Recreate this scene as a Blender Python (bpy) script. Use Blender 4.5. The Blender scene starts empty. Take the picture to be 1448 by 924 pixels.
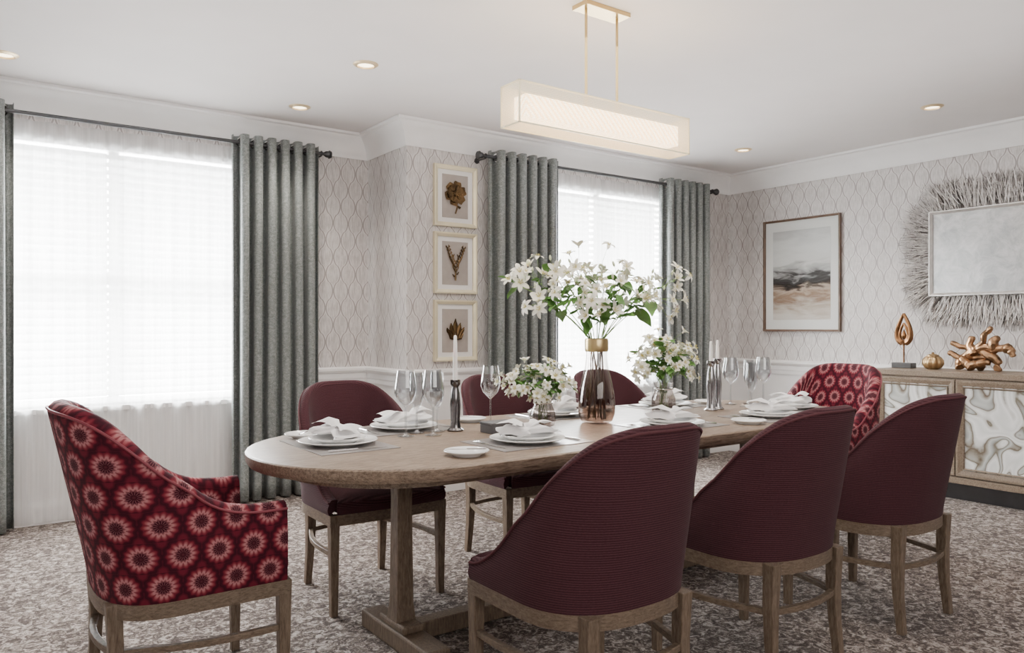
import bpy, bmesh, math, random
from mathutils import Vector, Matrix, Euler, Quaternion
random.seed(7)
PI=math.pi
C=bpy.context.scene.collection

# ------------------------------------------------------------ materials
def newmat(name):
    m=bpy.data.materials.new(name); m.use_nodes=True
    nt=m.node_tree; b=nt.nodes['Principled BSDF']; return m,nt,b
def setin(b,**k):
    names={'rough':'Roughness','metal':'Metallic','trans':'Transmission Weight','ior':'IOR','sheen':'Sheen Weight','coat':'Coat Weight','spec':'Specular IOR Level','alpha':'Alpha','sub':'Subsurface Weight'}
    for a,v in k.items():
        b.inputs[names[a]].default_value=v
def nd(nt,t,**k):
    n=nt.nodes.new(t)
    for a,v in k.items(): setattr(n,a,v)
    return n
def math_(nt,op,a,b=None,c=None):
    n=nt.nodes.new('ShaderNodeMath'); n.operation=op
    for i,v in enumerate((a,b,c)):
        if v is None: continue
        if isinstance(v,(int,float)): n.inputs[i].default_value=v
        else: nt.links.new(v,n.inputs[i])
    return n.outputs[0]
def ramp(nt,fac,stops,interp='LINEAR'):
    r=nt.nodes.new('ShaderNodeValToRGB'); r.color_ramp.interpolation=interp
    e=r.color_ramp.elements
    while len(e)>1: e.remove(e[-1])
    e[0].position=stops[0][0]; e[0].color=(*stops[0][1],1)
    for p,c in stops[1:]:
        x=e.new(p); x.color=(*c,1)
    nt.links.new(fac,r.inputs[0]); return r.outputs[0]
def mixc(nt,fac,a,b):
    n=nt.nodes.new('ShaderNodeMix'); n.data_type='RGBA'
    if isinstance(fac,(int,float)): n.inputs[0].default_value=fac
    else: nt.links.new(fac,n.inputs[0])
    for i,v in ((6,a),(7,b)):
        if isinstance(v,tuple): n.inputs[i].default_value=(*v,1)
        else: nt.links.new(v,n.inputs[i])
    return n.outputs[2]
def coords(nt,kind='Object',scale=(1,1,1)):
    t=nt.nodes.new('ShaderNodeTexCoord'); mp=nt.nodes.new('ShaderNodeMapping')
    mp.inputs['Scale'].default_value=scale
    nt.links.new(t.outputs[kind],mp.inputs[0]); return mp.outputs[0]
def noise(nt,vec,scale,detail=3,rough=.5,dist=0):
    n=nt.nodes.new('ShaderNodeTexNoise'); n.inputs['Scale'].default_value=scale
    n.inputs['Detail'].default_value=detail; n.inputs['Roughness'].default_value=rough; n.inputs['Distortion'].default_value=dist
    nt.links.new(vec,n.inputs['Vector']); return n.outputs[0]
def bump(nt,b,h,strength=.2,dist=.002):
    n=nt.nodes.new('ShaderNodeBump'); n.inputs['Strength'].default_value=strength; n.inputs['Distance'].default_value=dist
    nt.links.new(h,n.inputs['Height']); nt.links.new(n.outputs[0],b.inputs['Normal'])
def simple(name,col,rough=.5,metal=0,var=.08,vscale=8,stretch=(1,1,1),bmp=0,bscale=60,**k):
    m,nt,b=newmat(name); v=coords(nt,'Object',stretch)
    f=noise(nt,v,vscale,4)
    lo=tuple(c*(1-var) for c in col); hi=tuple(min(1,c*(1+var)) for c in col)
    nt.links.new(ramp(nt,f,[(.3,lo),(.7,hi)]),b.inputs['Base Color'])
    setin(b,rough=rough,metal=metal,**k)
    if bmp: bump(nt,b,noise(nt,v,bscale,3),bmp)
    return m
def wood(name,c1,c2,stretch,rough=.45):
    m,nt,b=newmat(name); v=coords(nt,'Object',stretch)
    f=noise(nt,v,14,6,.65,.6); g=noise(nt,v,60,3,.6)
    s=math_(nt,'ADD',math_(nt,'MULTIPLY',f,.7),math_(nt,'MULTIPLY',g,.3))
    mid=tuple((a+d)/2 for a,d in zip(c1,c2))
    nt.links.new(ramp(nt,s,[(.38,c1),(.5,mid),(.62,c2)]),b.inputs['Base Color'])
    setin(b,rough=rough,spec=.35); bump(nt,b,s,.15,.001); return m

M={}
M['wood_x']=wood('oak_grain_along',(.13,.088,.060),(.36,.275,.205),(1,9,9),.38)
M['wood_z']=wood('oak_grain_upright',(.095,.066,.045),(.215,.16,.115),(9,9,1.2))
M['wood_r']=wood('oak_rail',(.095,.066,.045),(.215,.16,.115),(4,4,14))
M['wood_side']=wood('sideboard_oak',(.13,.092,.062),(.255,.20,.148),(9,2,9))
M['white_paint']=simple('white_paint',(.86,.85,.845),.45,0,.02)
M['ceiling']=simple('ceiling_paint',(.81,.775,.765),.8,0,.02,3)
M['white']=simple('white_porcelain',(.88,.88,.87),.15,0,.01)
M['wax']=simple('candle_wax',(.92,.9,.86),.4,0,.02,sub=.1)
M['linen']=simple('white_linen',(.87,.86,.86),.85,0,.03,bmp=.3,bscale=300)
M['chrome']=simple('polished_silver',(.78,.77,.76),.14,1,.05)
M['smoke']=simple('dark_nickel',(.17,.16,.16),.10,1,.1)
M['smoke2']=simple('smoky_silver',(.36,.35,.35),.09,1,.1)
M['rodmetal']=simple('dark_pewter',(.085,.085,.09),.3,.9,.1)
M['brass']=simple('satin_brass',(.58,.44,.22),.3,1,.06)
M['frame_gold']=simple('pale_gold_frame',(.74,.67,.47),.35,.3,.08)
M['antique_gold']=simple('antique_gold',(.10,.058,.024),.26,.8,.5,18)
M['bronze']=simple('burnished_bronze',(.24,.12,.055),.3,.9,.35,14)
M['copper']=simple('copper_gold',(.34,.20,.11),.3,.9,.6,16)
M['goldpot']=simple('soft_gold',(.50,.34,.18),.33,.9,.2,14)
M['black']=simple('black_stone',(.03,.028,.028),.3,0,.2)
M['darkbox']=simple('charcoal_box',(.10,.095,.10),.5,0,.1)
M['taupe']=simple('taupe_mount',(.36,.32,.29),.7,0,.06,20)
M['matboard']=simple('white_matboard',(.80,.785,.765),.9,0,.01,spec=.05)
M['picframe']=simple('walnut_frame',(.11,.062,.038),.4,0,.2,20)
M['mirrorframe']=simple('silver_leaf_frame',(.70,.68,.66),.3,.6,.08,30)
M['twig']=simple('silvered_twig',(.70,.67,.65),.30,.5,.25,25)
M['twigdark']=simple('shadowed_twig',(.24,.22,.21),.5,.3,.3,25)  # dark colour put in for the shade between the outer twigs
M['backing']=simple('grey_backing',(.22,.21,.20),.6,0,.1)
M['placemat']=simple('grey_placemat',(.30,.28,.27),.3,.2,.05,40)
M['stem']=simple('flower_stem',(.16,.26,.07),.5,0,.2)
M['drystem']=simple('brown_stem',(.10,.055,.03),.5,0,.3)
M['leaf']=simple('green_leaf',(.11,.26,.05),.45,0,.4,20)
M['petal']=simple('white_petal',(.86,.84,.73),.6,0,.07,30,sub=.05)
M['pistil']=simple('flower_centre',(.60,.54,.18),.6,0,.1)
M['bud']=simple('pale_bud',(.70,.75,.52),.6,0,.1)
M['blind']=simple('white_blind',(.86,.86,.86),.5,0,.01)
M['trim_metal']=simple('downlight_bezel',(.74,.58,.36),.35,.5,.03)

def emis(name,col,s):
    m,nt,b=newmat(name); b.inputs['Base Color'].default_value=(*col,1)
    b.inputs['Emission Color'].default_value=(*col,1); b.inputs['Emission Strength'].default_value=s
    return m
M['bulb']=emis('lit_downlight',(1,.84,.60),6)
m,nt,b=newmat('lit_diffuser'); v=coords(nt,'Object',(1,1,1))
w=nd(nt,'ShaderNodeTexWave'); w.inputs['Scale'].default_value=20; w.bands_direction='DIAGONAL'; nt.links.new(v,w.inputs[0])
col=ramp(nt,w.outputs[0],[(0,(1,.62,.28)),(1,(1,.93,.70))]); nt.links.new(col,b.inputs['Emission Color']); nt.links.new(col,b.inputs['Base Color'])
b.inputs['Emission Strength'].default_value=11; M['diffuser']=m
m,nt,b=newmat('sheer_shade'); b.inputs['Base Color'].default_value=(.74,.65,.48,1); setin(b,rough=.7)
v=coords(nt,'Object',(1,1,1)); 
b.inputs['Emission Color'].default_value=(1,.86,.62,1); b.inputs['Emission Strength'].default_value=.26
tr=nd(nt,'ShaderNodeBsdfTransparent'); mx=nd(nt,'ShaderNodeMixShader')
wv=nd(nt,'ShaderNodeTexWave'); wv.inputs['Scale'].default_value=45; wv.bands_direction='Z'; nt.links.new(v,wv.inputs[0])
nz=noise(nt,v,260,1); mf=math_(nt,'MULTIPLY_ADD',nz,.3,math_(nt,'MULTIPLY_ADD',wv.outputs[1],.20,.22))
nt.links.new(mf,mx.inputs[0]); nt.links.new(tr.outputs[0],mx.inputs[1]); nt.links.new(b.outputs[0],mx.inputs[2])
nt.links.new(mx.outputs[0],nt.nodes['Material Output'].inputs[0]); M['shade']=m
m,nt,b=newmat('white_voile'); out=nt.nodes['Material Output']
df=nd(nt,'ShaderNodeBsdfDiffuse'); tl=nd(nt,'ShaderNodeBsdfTranslucent'); tr=nd(nt,'ShaderNodeBsdfTransparent')
v=coords(nt,'Object',(1,1,.03)); c=ramp(nt,noise(nt,v,70,3),[(.3,(.84,.84,.84)),(.7,(1,1,1))])
for s in (df,tl): nt.links.new(c,s.inputs[0])
a=nd(nt,'ShaderNodeMixShader'); a.inputs[0].default_value=.6; nt.links.new(df.outputs[0],a.inputs[1]); nt.links.new(tl.outputs[0],a.inputs[2])
a2=nd(nt,'ShaderNodeMixShader'); a2.inputs[0].default_value=.52; nt.links.new(tr.outputs[0],a2.inputs[1]); nt.links.new(a.outputs[0],a2.inputs[2])
nt.links.new(a2.outputs[0],out.inputs[0]); M['voile']=m
def thin_glass(name,tint,refl=.9,base=.05):
    m,nt,b=newmat(name); out=nt.nodes['Material Output']
    gl=nd(nt,'ShaderNodeBsdfGlossy'); gl.inputs['Roughness'].default_value=.03; tr=nd(nt,'ShaderNodeBsdfTransparent')
    tr.inputs[0].default_value=(*tint,1)
    lw=nd(nt,'ShaderNodeLayerWeight'); lw.inputs[0].default_value=.35
    f=math_(nt,'MULTIPLY_ADD',lw.outputs['Facing'],refl*.55,base)
    mx=nd(nt,'ShaderNodeMixShader'); nt.links.new(f,mx.inputs[0]); nt.links.new(tr.outputs[0],mx.inputs[1]); nt.links.new(gl.outputs[0],mx.inputs[2])
    nt.links.new(mx.outputs[0],out.inputs[0]); return m
M['glass']=thin_glass('clear_glass',(.90,.91,.92),1.4,.08)
M['pane']=thin_glass('window_glass',(.97,.98,.98),.03,.0)
def smoked(name,stops,ht):
    m,nt,b=newmat(name); out=nt.nodes['Material Output']
    gl=nd(nt,'ShaderNodeBsdfGlossy'); gl.inputs['Roughness'].default_value=.04; tr=nd(nt,'ShaderNodeBsdfTransparent')
    tc=nd(nt,'ShaderNodeTexCoord'); sx=nd(nt,'ShaderNodeSeparateXYZ'); nt.links.new(tc.outputs['Object'],sx.inputs[0])
    c=ramp(nt,math_(nt,'DIVIDE',sx.outputs[2],ht),stops); nt.links.new(c,tr.inputs[0])
    lw=nd(nt,'ShaderNodeLayerWeight'); lw.inputs[0].default_value=.35; f=math_(nt,'MULTIPLY_ADD',lw.outputs['Facing'],.32,.035)
    mx=nd(nt,'ShaderNodeMixShader'); nt.links.new(f,mx.inputs[0]); nt.links.new(tr.outputs[0],mx.inputs[1]); nt.links.new(gl.outputs[0],mx.inputs[2]); nt.links.new(mx.outputs[0],out.inputs[0]); return m
M['smokeglass']=smoked('smoked_glass',[(0,(.56,.48,.43)),(.35,(.72,.64,.59)),(.5,(.86,.81,.77)),(.62,(.95,.93,.92)),(1,(.98,.97,.96))],.38)
M['smokeglass2']=smoked('grey_smoked_glass',[(0,(.66,.61,.60)),(.5,(.78,.75,.73)),(1,(.93,.92,.91))],.16)

# wallpaper wall
m,nt,b=newmat('trellis_wallpaper'); g=nd(nt,'ShaderNodeNewGeometry'); s=nd(nt,'ShaderNodeSeparateXYZ'); nt.links.new(g.outputs['Position'],s.inputs[0])
u=math_(nt,'ADD',s.outputs[0],s.outputs[1]); z=s.outputs[2]
P=.060; H=.255; A=.0255
s0=math_(nt,'SINE',math_(nt,'MULTIPLY',z,2*PI/H))
sn=math_(nt,'MULTIPLY',math_(nt,'MULTIPLY',math_(nt,'SIGN',s0),math_(nt,'POWER',math_(nt,'ABSOLUTE',s0),.66)),A)
def fam(off,sign):
    x=math_(nt,'DIVIDE',math_(nt,'ADD',u,math_(nt,'MULTIPLY_ADD',sn,sign,off)),2*P)
    fr=math_(nt,'FRACT',x); return math_(nt,'MULTIPLY',math_(nt,'ABSOLUTE',math_(nt,'SUBTRACT',fr,.5)),2*P)
d=math_(nt,'MINIMUM',fam(10,1),fam(10+P,-1))
line=math_(nt,'LESS_THAN',d,.0052)
halo=math_(nt,'LESS_THAN',d,.011)
v=nd(nt,'ShaderNodeMapping'); v.inputs['Scale'].default_value=(1,1,.10); nt.links.new(g.outputs['Position'],v.inputs[0])
nz=noise(nt,v.outputs[0],170,2); nb=noise(nt,g.outputs['Position'],14,4,.7)
base=ramp(nt,math_(nt,'ADD',math_(nt,'MULTIPLY',nz,.65),math_(nt,'MULTIPLY',nb,.35)),[(.38,(.46,.43,.418)),(.62,(.68,.65,.637))])
c1=mixc(nt,halo,base,(.68,.65,.64)); c2=mixc(nt,line,c1,(.34,.31,.298))
up=math_(nt,'GREATER_THAN',z,.84)
c3=mixc(nt,up,(.82,.81,.805),c2)
nt.links.new(c3,b.inputs['Base Color']); setin(b,rough=.45,spec=.5); M['wall']=m
# carpet
m,nt,b=newmat('speckled_carpet'); g=nd(nt,'ShaderNodeNewGeometry')
n1=noise(nt,g.outputs['Position'],30,4,.72,1.2); n2=noise(nt,g.outputs['Position'],120,2,.6); n3=noise(nt,g.outputs['Position'],2.2,2)
s=math_(nt,'ADD',math_(nt,'MULTIPLY',n1,.76),math_(nt,'ADD',math_(nt,'MULTIPLY',n2,.18),math_(nt,'MULTIPLY',n3,.06)))
c=ramp(nt,s,[(.42,(.050,.037,.031)),(.47,(.098,.075,.064)),(.51,(.175,.142,.123)),(.545,(.29,.245,.22)),(.59,(.46,.41,.375))]); nt.links.new(c,b.inputs['Base Color']); setin(b,rough=.95,spec=.1,sheen=.1); bump(nt,b,n2,.8,.01); M['carpet']=m
# curtain fabric
m,nt,b=newmat('grey_green_jacquard'); v=coords(nt,'UV'); n1=noise(nt,v,75,3,.7,1.0); n2=noise(nt,v,300,2)
s=math_(nt,'ADD',math_(nt,'MULTIPLY',n1,.65),math_(nt,'MULTIPLY',n2,.35))
c=ramp(nt,s,[(.40,(.115,.132,.129)),(.5,(.18,.20,.196)),(.60,(.29,.31,.303))]); nt.links.new(c,b.inputs['Base Color']); setin(b,rough=.42,sheen=.15,spec=.6); bump(nt,b,s,.12,.002); M['curtain']=m
# burgundy ribbed fabric
m,nt,b=newmat('burgundy_ribbed'); t=nd(nt,'ShaderNodeTexCoord'); s_=nd(nt,'ShaderNodeSeparateXYZ'); nt.links.new(t.outputs['UV'],s_.inputs[0])
n1=noise(nt,coords(nt,'UV',(.1,1,1)),60,2,.6); n2=noise(nt,coords(nt,'UV',(.30,1,1)),500,2)
rib=math_(nt,'MULTIPLY_ADD',math_(nt,'SINE',math_(nt,'MULTIPLY_ADD',n1,4.0,math_(nt,'MULTIPLY',s_.outputs[1],2*PI/.0068))),.5,.5)
s=math_(nt,'ADD',math_(nt,'MULTIPLY',rib,.42),math_(nt,'MULTIPLY',n2,.58))
c=ramp(nt,s,[(.15,(.036,.0135,.0175)),(.5,(.062,.0235,.0295)),(.85,(.098,.042,.049))]); nt.links.new(c,b.inputs['Base Color']); setin(b,rough=.9,sheen=.06,spec=.06); bump(nt,b,s,.35,.0012); M['burg']=m
m,nt,b=newmat('burgundy_piping'); b.inputs['Base Color'].default_value=(.090,.034,.040,1); setin(b,rough=.8,spec=.1); M['pipe']=m
# red medallion velvet
m,nt,b=newmat('red_medallion_velvet'); t=nd(nt,'ShaderNodeTexCoord'); s=nd(nt,'ShaderNodeSeparateXYZ'); nt.links.new(t.outputs['UV'],s.inputs[0])
S=.101
V=math_(nt,'DIVIDE',s.outputs[1],S*.88); row=math_(nt,'FLOOR',V); odd=math_(nt,'FLOORED_MODULO',row,2)
U=math_(nt,'ADD',math_(nt,'DIVIDE',s.outputs[0],S),math_(nt,'MULTIPLY',odd,.5))
cx=math_(nt,'SUBTRACT',math_(nt,'FRACT',U),.5); cy=math_(nt,'MULTIPLY',math_(nt,'SUBTRACT',math_(nt,'FRACT',V),.5),.88)
r=math_(nt,'SQRT',math_(nt,'ADD',math_(nt,'MULTIPLY',cx,cx),math_(nt,'MULTIPLY',cy,cy)))
th=math_(nt,'ARCTAN2',cy,cx); co=math_(nt,'COSINE',math_(nt,'MULTIPLY',th,14)); pet=math_(nt,'MULTIPLY_ADD',co,.5,.5)
rr=math_(nt,'ADD',r,math_(nt,'MULTIPLY',pet,-.045))
c=ramp(nt,rr,[(0,(.09,.02,.028)),(.02,(.022,.002,.008)),(.15,(.030,.003,.010)),(.19,(.36,.13,.14)),(.235,(.46,.21,.21)),(.285,(.34,.10,.11)),(.335,(.22,.03,.042)),(.375,(.14,.010,.022)),(.41,(.045,.003,.011)),(.47,(.020,.002,.008)),(.56,(.12,.008,.020))])
inr=math_(nt,'MULTIPLY',math_(nt,'GREATER_THAN',co,.55),math_(nt,'MULTIPLY',math_(nt,'GREATER_THAN',r,.07),math_(nt,'LESS_THAN',r,.20)))
c=mixc(nt,math_(nt,'MULTIPLY',inr,.45),c,(.36,.13,.14))
gap=math_(nt,'MULTIPLY',math_(nt,'LESS_THAN',co,-.55),math_(nt,'MULTIPLY',math_(nt,'GREATER_THAN',r,.24),math_(nt,'LESS_THAN',r,.40)))
c=mixc(nt,math_(nt,'MULTIPLY',gap,.6),c,(.12,.010,.022))
nn=noise(nt,t.outputs['UV'],900,2); c=mixc(nt,math_(nt,'MULTIPLY',nn,.25),c,(.14,.010,.022))
nt.links.new(c,b.inputs['Base Color']); setin(b,rough=.75,sheen=.04,spec=.15); bump(nt,b,nn,.3,.002); M['medal']=m
m,nt,b=newmat('red_piping'); b.inputs['Base Color'].default_value=(.19,.025,.04,1); setin(b,rough=.5); M['redpipe']=m
# agate
m,nt,b=newmat('agate_slab'); v=coords(nt,'Object'); n1=noise(nt,v,3.6,1.2,.45,.9); n9=noise(nt,v,30,3)
f=math_(nt,'FRACT',math_(nt,'ADD',math_(nt,'MULTIPLY',n1,4.0),math_(nt,'MULTIPLY',n9,.06)))
c=ramp(nt,f,[(0,(.66,.67,.65)),(.20,(.80,.80,.79)),(.30,(.55,.55,.52)),(.340,(.13,.10,.07)),(.38,(.30,.28,.24)),(.46,(.50,.51,.49)),(.58,(.33,.34,.325)),(.655,(.16,.135,.10)),(.69,(.52,.51,.48)),(.82,(.76,.765,.75)),(.99,(.66,.67,.65))]); nt.links.new(c,b.inputs['Base Color']); setin(b,rough=.15,coat=.3); M['agate']=m
# abstract landscape
m,nt,b=newmat('abstract_landscape'); t=nd(nt,'ShaderNodeTexCoord'); s=nd(nt,'ShaderNodeSeparateXYZ'); nt.links.new(t.outputs['Object'],s.inputs[0])
mp=nd(nt,'ShaderNodeMapping'); mp.inputs['Scale'].default_value=(1.5,1,6); nt.links.new(t.outputs['Object'],mp.inputs[0]); n1=noise(nt,mp.outputs[0],2.2,5,.6,.6)
f=math_(nt,'ADD',math_(nt,'DIVIDE',math_(nt,'ADD',s.outputs[2],.40),.80),math_(nt,'MULTIPLY_ADD',n1,.50,-.25))
c=ramp(nt,f,[(0,(.66,.61,.57)),(.14,(.50,.42,.36)),(.24,(.27,.18,.13)),(.31,(.46,.36,.29)),(.36,(.12,.09,.075)),(.41,(.035,.030,.028)),(.48,(.07,.065,.066)),(.54,(.34,.33,.33)),(.64,(.62,.61,.60)),(.82,(.70,.69,.68)),(1,(.55,.54,.54))]); nt.links.new(c,b.inputs['Base Color']); setin(b,rough=.95,spec=.02); M['land']=m
# misty mirror
m,nt,b=newmat('antiqued_mirror'); v=coords(nt,'Object'); n1=noise(nt,v,9,6,.75,.6)
nt.links.new(ramp(nt,n1,[(.35,(.33,.335,.34)),(.65,(.56,.56,.56))]),b.inputs['Base Color']); setin(b,rough=.3,metal=.75); M['mirror']=m

# ------------------------------------------------------------ mesh helpers
def obj(name,bm,mat,parent=None,smooth=True,bevel=0,loc=None,kind=None,label=None,recalc=True):
    if recalc: bmesh.ops.recalc_face_normals(bm,faces=bm.faces[:])
    me=bpy.data.meshes.new(name); bm.to_mesh(me); bm.free()
    for mm in (mat if isinstance(mat,(list,tuple)) else [mat]): me.materials.append(mm)
    if smooth:
        for p in me.polygons: p.use_smooth=True
        if hasattr(me,'set_sharp_from_angle'): me.set_sharp_from_angle(angle=math.radians(38))
    o=bpy.data.objects.new(name,me); C.objects.link(o)
    if parent: o.parent=parent
    if loc: o.location=loc
    if bevel:
        md=o.modifiers.new('bevel','BEVEL'); md.width=bevel; md.segments=2; md.limit_method='ANGLE'; md.angle_limit=math.radians(40)
    if kind: o['kind']=kind
    if label: o['label']=label
    return o
def tag(o,label,cat,group=None):
    o['label']=label; o['category']=cat
    if group: o['group']=group
    return o
def thing(name,label,cat,loc=(0,0,0),rz=0,group=None):
    o=bpy.data.objects.new(name,None); o.empty_display_size=.05; C.objects.link(o); o.location=loc; o.rotation_euler=(0,0,rz)
    return tag(o,label,cat,group)
def dup(root,loc,rz,label,group=None):
    r=root.copy(); C.objects.link(r); r.location=loc; r.rotation_euler=(0,0,rz); r['label']=label
    if group: r['group']=group
    for ch in list(root.children):
        c=ch.copy(); C.objects.link(c); c.parent=r
        for g in list(ch.children):
            d=g.copy(); C.objects.link(d); d.parent=c
    return r
def box(bm,x0,x1,y0,y1,z0,z1):
    v=[bm.verts.new((x,y,z)) for x in (x0,x1) for y in (y0,y1) for z in (z0,z1)]
    for f in ((0,1,3,2),(4,6,7,5),(0,4,5,1),(2,3,7,6),(0,2,6,4),(1,5,7,3)): bm.faces.new([v[i] for i in f])
def B(*a):
    bm=bmesh.new()
    for x in a: box(bm,*x)
    return bm
def tube(bm,pts,rad,seg=8,phase=0,mi=0,cap=True):
    pts=[Vector(p) for p in pts]; n=len(pts)
    if isinstance(rad,(int,float)): rad=[rad]*n
    D=(pts[-1]-pts[0]); D=D.normalized() if D.length>1e-6 else Vector((0,0,1))
    ref=Vector((1,0,0)) if abs(D.z)>.8 else Vector((0,0,1))
    rings=[]
    for i,p in enumerate(pts):
        d=(pts[min(i+1,n-1)]-pts[max(i-1,0)]).normalized()
        u=ref.cross(d)
        if u.length<1e-3: u=Vector((0,1,0)).cross(d)
        u.normalize(); v=d.cross(u)
        rings.append([bm.verts.new(p+(u*math.cos(phase+2*PI*k/seg)+v*math.sin(phase+2*PI*k/seg))*rad[i]) for k in range(seg)])
    for a,b_ in zip(rings,rings[1:]):
        for k in range(seg):
            f=bm.faces.new((a[k],a[(k+1)%seg],b_[(k+1)%seg],b_[k])); f.material_index=mi
    if cap:
        for rg in (rings[0],rings[-1]):
            f=bm.faces.new(rg); f.material_index=mi
def sq(bm,pts,half):
    half=[half]*len(pts) if isinstance(half,(int,float)) else half
    tube(bm,pts,[h*1.4142 for h in half],4,PI/4)
def lathe(bm,prof,seg=24,c=(0,0,0),rib=0,ribn=12):
    rings=[]
    for r,z in prof:
        if r<1e-5: rings.append([bm.verts.new((c[0],c[1],c[2]+z))])
        else:
            rings.append([bm.verts.new((c[0]+r*(1+rib*math.cos(ribn*2*PI*k/seg))*math.cos(2*PI*k/seg),c[1]+r*(1+rib*math.cos(ribn*2*PI*k/seg))*math.sin(2*PI*k/seg),c[2]+z)) for k in range(seg)])
    for a,b_ in zip(rings,rings[1:]):
        for k in range(seg):
            k2=(k+1)%seg
            if len(a)==1 and len(b_)==1: continue
            if len(a)==1: bm.faces.new((a[0],b_[k],b_[k2]))
            elif len(b_)==1: bm.faces.new((a[k],a[k2],b_[0]))
            else: bm.faces.new((a[k],a[k2],b_[k2],b_[k]))
def torus(bm,c,ax,R,r,n=18,m_=8):
    c=Vector(c); ax=Vector(ax).normalized(); u=ax.orthogonal().normalized(); v=ax.cross(u)
    rg=[]
    for i in range(n):
        a=2*PI*i/n; d=u*math.cos(a)+v*math.sin(a)
        rg.append([bm.verts.new(c+d*(R+r*math.cos(2*PI*k/m_))+ax*r*math.sin(2*PI*k/m_)) for k in range(m_)])
    for i in range(n):
        for k in range(m_): bm.faces.new((rg[i][k],rg[(i+1)%n][k],rg[(i+1)%n][(k+1)%m_],rg[i][(k+1)%m_]))
def grid(bm,f,nu,nv,uvf=None,mi=0):
    uvl=bm.loops.layers.uv.verify() if uvf else None
    g=[[bm.verts.new(f(i/nu,j/nv)) for j in range(nv+1)] for i in range(nu+1)]
    for i in range(nu):
        for j in range(nv):
            fc=bm.faces.new((g[i][j],g[i+1][j],g[i+1][j+1],g[i][j+1])); fc.material_index=mi
            if uvf:
                for l,(a,b_) in zip(fc.loops,((i,j),(i+1,j),(i+1,j+1),(i,j+1))): l[uvl].uv=uvf(a/nu,b_/nv)
def interp(kn,a):
    n=len(kn)
    for i in range(n-1):
        if a<=kn[i+1][0] or i==n-2:
            x0,y0=kn[i]; x1,y1=kn[i+1]; t=(a-x0)/(x1-x0)
            m0=(y1-kn[i-1][1])/(x1-kn[i-1][0]) if i>0 else 0
            m1=(kn[i+2][1]-y0)/(kn[i+2][0]-x0) if i<n-2 else 0
            h=x1-x0
            return (2*t**3-3*t*t+1)*y0+(t**3-2*t*t+t)*h*m0+(-2*t**3+3*t*t)*y1+(t**3-t*t)*h*m1
def rect_ring(bm,w,h,b,d,y0=0):
    prof=[(0,y0),(0,y0-d),(b*.35,y0-d),(b,y0-d*.7),(b,y0)]
    cs=[(-1,-1),(1,-1),(1,1),(-1,1)]
    R=[[bm.verts.new((sx*(w/2-o),y,sz*(h/2-o))) for o,y in prof] for sx,sz in cs]
    for i in range(4):
        a=R[i]; c=R[(i+1)%4]
        for k in range(len(prof)):
            k2=(k+1)%len(prof); bm.faces.new((a[k],c[k],c[k2],a[k2]))
def sweep(bm,path,prof):
    n=len(path); rows=[]
    for i,p in enumerate(path):
        ns=[]
        if i>0: d=(Vector(path[i])-Vector(path[i-1])).normalized(); ns.append(Vector((d.y,-d.x)))
        if i<n-1: d=(Vector(path[i+1])-Vector(path[i])).normalized(); ns.append(Vector((d.y,-d.x)))
        nn=ns[0] if len(ns)==1 else (ns[0]+ns[1])/(1+ns[0].dot(ns[1]))
        rows.append([bm.verts.new((p[0]+nn.x*o,p[1]+nn.y*o,z)) for o,z in prof])
    for a,b_ in zip(rows,rows[1:]):
        for k in range(len(prof)):
            k2=(k+1)%len(prof); bm.faces.new((a[k],b_[k],b_[k2],a[k2]))
    bm.faces.new(rows[0]); bm.faces.new(rows[-1])

# ------------------------------------------------------------ room
YL=5.45; YR=4.82; XJ=2.563; XR=6.07; XL=-1.3; YB=-2.2; HC=2.65
W1=(-.15,1.78,.70,2.37); W2=(3.55,5.25,.70,2.37)
obj('floor',B((XL-.2,XR+.2,YB-.2,YL+.2,-.1,0)),M['carpet'],smooth=False,kind='structure')
obj('ceiling',B((XL-.2,XR+.2,YB-.2,YL+.2,HC,HC+.1)),M['ceiling'],smooth=False,kind='structure')
T=.2
def wall_win(y,x0,x1,w):
    return [(x0,w[0],y,y+T,0,HC),(w[1],x1,y,y+T,0,HC),(w[0],w[1],y,y+T,0,w[2]),(w[0],w[1],y,y+T,w[3],HC)]
obj('wall_window_left',B(*wall_win(YL,XL,XJ,W1)),M['wall'],smooth=False,kind='structure')
obj('wall_jog',B((XJ,XJ+.2,YR+T,YL+T,0,HC)),M['wall'],smooth=False,kind='structure')
obj('wall_window_right',B(*wall_win(YR,XJ,XR,W2)),M['wall'],smooth=False,kind='structure')
obj('wall_right',B((XR,XR+T,YB,YR+T,0,HC)),M['wall'],smooth=False,kind='structure')
obj('wall_left',B((XL-T,XL,YB,YL+T,0,HC)),M['wall'],smooth=False,kind='structure')
obj('wall_back',B((XL,XR,YB-T,YB,0,HC)),M['wall'],smooth=False,kind='structure')
crown=[(0,2.475),(.010,2.475),(.014,2.49),(.022,2.50),(.032,2.53),(.05,2.565),(.078,2.595),(.098,2.61),(.104,2.625),(.125,2.632),(.13,2.648),(0,2.648)]
bm=bmesh.new(); sweep(bm,[(XL,YL),(XJ,YL),(XJ,YR),(XR,YR),(XR,YB)],crown); obj('trim_1',bm,M['white_paint'],kind='structure',smooth=True)
rail=[(0,.77),(.012,.77),(.016,.80),(.022,.81),(.022,.845),(.034,.855),(.045,.87),(.045,.885),(0,.895)]
for i,pth in enumerate(([(1.86,YL),(XJ,YL),(XJ,YR),(3.47,YR)],[(5.33,YR),(XR,YR),(XR,YB)])):
    bm=bmesh.new(); sweep(bm,pth,rail); obj('trim_%d'%(i+2),bm,M['white_paint'],kind='structure',smooth=False)
base=[(0,.0),(.018,.0),(.018,.11),(.012,.125),(.006,.14),(0,.14)]
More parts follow.
